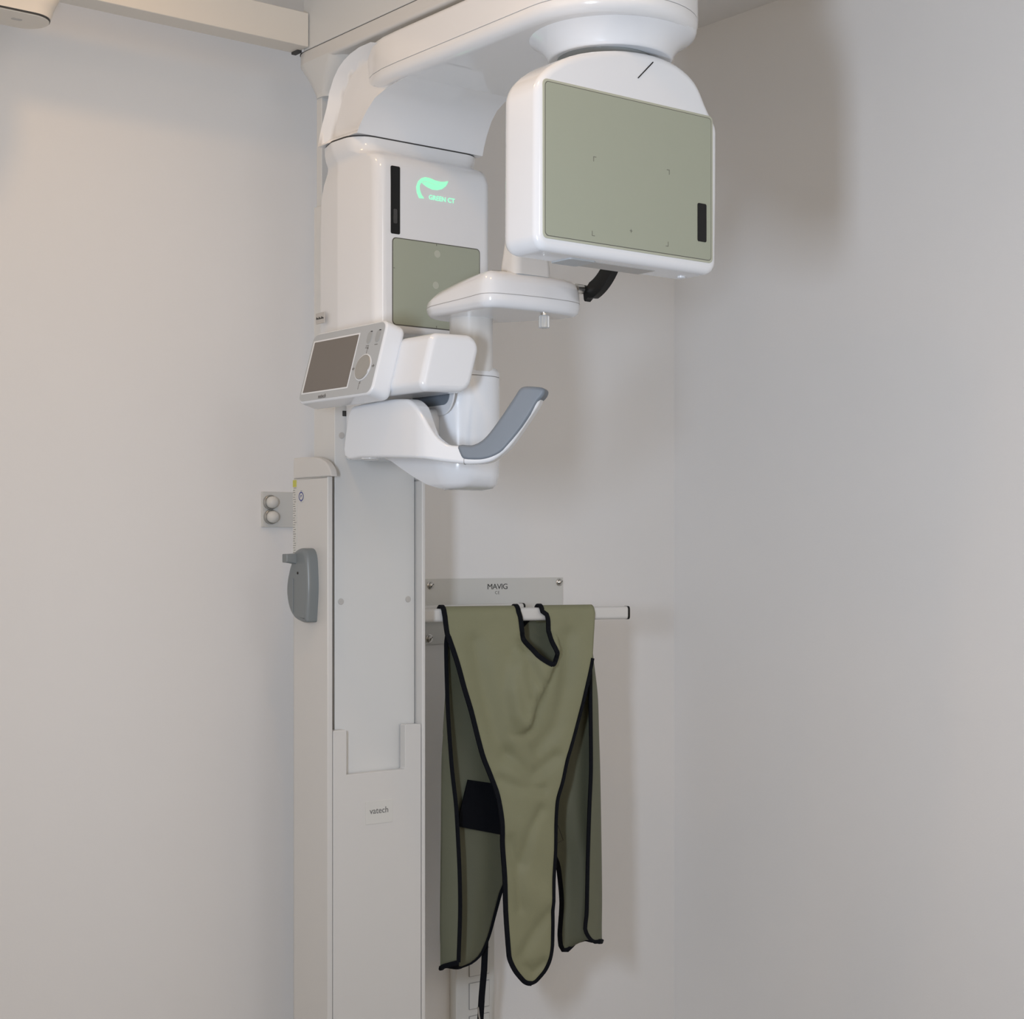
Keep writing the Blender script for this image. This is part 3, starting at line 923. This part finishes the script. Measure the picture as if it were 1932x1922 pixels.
zr = [1.3405 - k * .0055 for k in range(0, 119)]
zr = [z for z in zr if z > .6875] + [.6868, .6856, .6849]
OFF0 = -.0144
for side in (0,):
    NS = 26
    verts, faces = [], []
    backz = [(.0144 + .0025 * k, 1.3400 - .008 * k) for k in range(2, 0, -1)]

    def row_pts(l, r, n):
        return [l + (r - l) * i / n for i in range(n + 1)]

    for half in (0, 1):
        base = len(verts)
        rows = []
        for off, z in backz + [(-o, zz) for o, zz in [(OFF0 * math.cos(math.pi * k / 10), 1.3400 + .0144 * math.sin(math.pi * k / 10)) for k in range(0, 10)]]:
            l, r = (at_z(F_LEFT, 1.35), at_z(H_LEFT, 1.35)) if half == 0 else (at_z(H_RIGHT, 1.35), at_z(F_RIGHT, 1.35))
            if half == 0 and off > 0:
                l += min(.035, off * 1.6)
            rows.append([bp(s, z, off) for s in row_pts(l, r, NS)])
        for z in zr:
            if z > 1.2513:
                ml, mr = at_z(H_LEFT, z), at_z(H_RIGHT, z)
            else:
                ml = mr = .223 + (.1914 - .223) * sm((1.2513 - z) / .5)
                lo, hi = at_z(F_LEFT, z), at_z(F_RIGHT, z)
                ml = mr = min(max(ml, lo + .1 * (hi - lo)), hi - .1 * (hi - lo))
            l, r = (at_z(F_LEFT, z), ml) if half == 0 else (mr, at_z(F_RIGHT, z))
            rows.append([bp(s, z, OFF0 - front_disp(s, z)) for s in row_pts(l, r, NS)])
        for rr in rows:
            verts += rr
        n = NS + 1
        for i in range(len(rows) - 1):
            for j in range(NS):
                a = base + i * n + j
                faces.append((a, a + 1, a + n + 1, a + n))
    fs = mesh_obj('front_panel', verts, faces, 'apron', A, sharp=80, wn=False, merge=.00005)
    so = fs.modifiers.new('thick', 'SOLIDIFY')
    so.thickness = .0025
    so.offset = 0


def on_front(lst, top_wrap=False, lift=.0012):
    pts, nr = [], []
    if top_wrap:
        s0 = lst[0][0]
        for k in range(0, 10):
            t = math.pi * k / 10
            pts.append(bp(s0, 1.3400 + .0162 * math.sin(t), .0162 * math.cos(t)))
            nr.append(tuple(BN * math.cos(t) + Vector((0, 0, math.sin(t)))))
    l2 = [p for p in spline(lst, 4, False)]
    for s, z in l2:
        if z > 1.3400:
            continue
        pts.append(bp(s, z, OFF0 - lift - front_disp(s, z)))
        nr.append(tuple(-BN))
    return pts, nr


def edge(name, lst, wrap, wd, side):
    p, nr = on_front(lst, wrap)
    return ribbon(name, p, nr, wd, .0046, 'binding', A, side)


edge('edge_binding', F_LEFT, True, .0085, 0)
edge('edge_binding', F_RIGHT[3:], False, .0062, 0)
edge('neck_binding', H_LEFT, True, .0085, 0)
edge('neck_binding', H_RIGHT, True, .0080, 0)

# back flaps: each runs from a forward bound edge round a fold to an inner edge
BL_BIND = [(0.0425, 1.3125), (0.0391, 1.2902), (0.0401, 1.2233), (0.0421, 1.1647), (0.048, 1.0779), (0.0559, 1.0096), (0.0588, 0.9675), (0.0628, 0.8871), (0.0638, 0.8181), (0.0608, 0.7298)]
BL_FOLD = [(0.0505, 1.311), (0.0475, 1.2884), (0.0455, 1.2209), (0.0416, 1.1422), (0.0386, 1.0841), (0.0376, 0.9641), (0.0366, 0.8892), (0.0356, 0.7795), (0.0376, 0.7146)]
BL_IN = [(0.2000, 1.3330), (0.1850, 0.9123), (0.1739, 0.8549), (0.1636, 0.8316), (0.1533, 0.7987), (0.14, 0.7566), (0.1246, 0.7264), (0.1073, 0.7126), (0.0871, 0.7068)]
BR_BIND = [(0.3150, 1.3076), (0.3160, 1.2596), (0.3156, 1.1788), (0.3156, 1.0577), (0.3125, 0.9867), (0.3093, 0.8927), (0.3072, 0.7987), (0.3041, 0.7682), (0.3114, 0.7522), (0.3209, 0.7437), (0.3315, 0.7428)]
BR_FOLD = [(0.3200, 1.306), (0.3270, 1.2574), (0.3376, 1.1892), (0.3418, 1.1209), (0.345, 1.0526), (0.3482, 0.9063), (0.3493, 0.8087), (0.3482, 0.7348)]
BR_IN = [(0.1900, 1.3330), (0.2200, 0.9857), (0.2732, 0.8847), (0.2816, 0.8412), (0.2848, 0.8), (0.2816, 0.7495), (0.2837, 0.7249), (0.2901, 0.7156), (0.2997, 0.7177), (0.3125, 0.7293), (0.3307, 0.7336)]


def resample(lst, n):
    p = [Vector(q) for q in spline(lst, 6, False)]
    L = [0]
    for a, b in zip(p, p[1:]):
        L.append(L[-1] + (b - a).length)
    out = []
    j = 0
    for k in range(n + 1):
        d = L[-1] * k / n
        while j < len(L) - 2 and L[j + 1] < d:
            j += 1
        t = (d - L[j]) / max(1e-9, L[j + 1] - L[j])
        out.append(tuple(p[j].lerp(p[j + 1], max(0, min(1, t)))))
    return out


def flap(name, bind, fold, inn, sgn, phase):
    N = 70
    B, F_, I = resample(bind, N), resample(fold, N), resample(inn, N)
    verts, faces = [], []
    NA, NB = 10, 22
    edges = {'b': [], 'i': [], 'row': []}
    for k in range(N + 1):
        g = sm(k / N * 2.2)
        ob, of_, oi = .004 - .004 * g, .018 + .012 * g, .030 + .030 * g
        row = []
        for j in range(NA):
            t = 1 - j / NA
            s = F_[k][0] + (B[k][0] - F_[k][0]) * t * t
            z = F_[k][1] + (B[k][1] - F_[k][1]) * t
            row.append((s, z, of_ + (ob - of_) * t))
        for j in range(NB + 1):
            t = j / NB
            s = F_[k][0] + (I[k][0] - F_[k][0]) * (.35 * t * t + .65 * t)
            z = F_[k][1] + (I[k][1] - F_[k][1]) * t
            o = of_ + (oi - of_) * math.sqrt(t)
            o += .006 * g * math.sin(t * 9 + phase + z * 5)
            row.append((s, z, o))
        pts = [bp(*q) for q in row]
        verts += pts
        edges['b'].append(pts[0])
        edges['i'].append(pts[-1])
        if k == N:
            edges['row'] = pts
    n = NA + NB + 1
    for k in range(N):
        for j in range(n - 1):
            a = k * n + j
            faces.append((a, a + 1, a + n + 1, a + n))
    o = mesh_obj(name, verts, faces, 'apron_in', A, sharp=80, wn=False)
    so = o.modifiers.new('thick', 'SOLIDIFY')
    so.thickness = .002
    so.offset = 0
    return o, edges


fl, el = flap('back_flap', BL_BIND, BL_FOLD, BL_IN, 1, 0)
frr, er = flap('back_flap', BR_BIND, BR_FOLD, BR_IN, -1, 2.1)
ribbon('edge_binding', el['b'], tuple(-BN), .0068, .0045, 'binding', A)
ribbon('edge_binding', el['i'][38:], tuple(-BN), .0075, .0045, 'binding', A)
ribbon('hem_binding', el['row'], tuple(-BN), .0085, .0045, 'binding', A)
ribbon('edge_binding', er['b'], tuple(-BN), .0068, .0045, 'binding', A)
ribbon('edge_binding', er['i'][36:], tuple(-BN), .0085, .0045, 'binding', A)
ribbon('hem_binding', er['row'], tuple(-BN), .0085, .0045, 'binding', A)
ribbon('neck_binding', [bp(.166, 1.288, .024), bp(.180, 1.307, .024), bp(.196, 1.324, .023), bp(.208, 1.336, .022)], tuple(-BN), .008, .004, 'binding', A)
# hook-and-loop patch on the inside of the left flap
PT = [(0.0928, 1.0438), (0.1560, 1.0313), (0.1580, 0.9403), (0.0757, 0.9614), (0.0757, 0.9832)]
pv = [bp(s, z, .036 + .012 * (s - .0757) / .08) for s, z in PT] + [bp(s, z, .040 + .012 * (s - .0757) / .08) for s, z in PT]
mesh_obj('fastener_patch', pv, [(0, 1, 2, 3, 4), (5, 6, 7, 8, 9)] + [(i, (i + 1) % 5, (i + 1) % 5 + 5, i + 5) for i in range(5)], 'binding', A, wn=False, smooth=False)
# pocket outline stitched on the right flap
tube('stitch_line', [bp(.245, 1.000, .030), bp(.2755, .925, .034), bp(.247, .916, .032)], .0006, 'print', A, 6)
# waist strap with buckle
strp = ribbon('strap', [bp(.140, .790, .072), bp(.1385, .755, .072), bp(.1355, .692, .072), bp(.131, .645, .072), bp(.1285, .605, .072), bp(.1275, .565, .072), bp(.128, .50, .072)], tuple(-BN), .0118, .003, 'binding', A)
tube('buckle', [bp(.1215, .628, .066), bp(.1235, .612, .066), bp(.1265, .597, .066), bp(.134, .594, .066), bp(.136, .60, .066)], .0016, 'metal', strp, 8)

# ================================================================== socket trunking on the back wall
T = empty('socket_strip', (1.88, 2.515, .30), 'off-white wall trunking with square sockets behind the apron', 'power socket')
box('trunking', 1.835, 1.927, 2.498, 2.52, .30, .745, 'paper', T, .0025)
for k in range(5):
    z0 = .5835 - .0625 * (k - 1)
    fr_ = slab('socket_frame', rrect(1.8645, 1.9125, z0 - .001, z0 + .0495, .001, 2), 'Y', 2.4965, 2.4985, 'softseam', T, 0)
    slab('socket', rrect(1.8652, 1.9118, z0, z0 + .0485, .001, 2), 'Y', 2.4955, 2.498, 'paper', fr_, .0006)
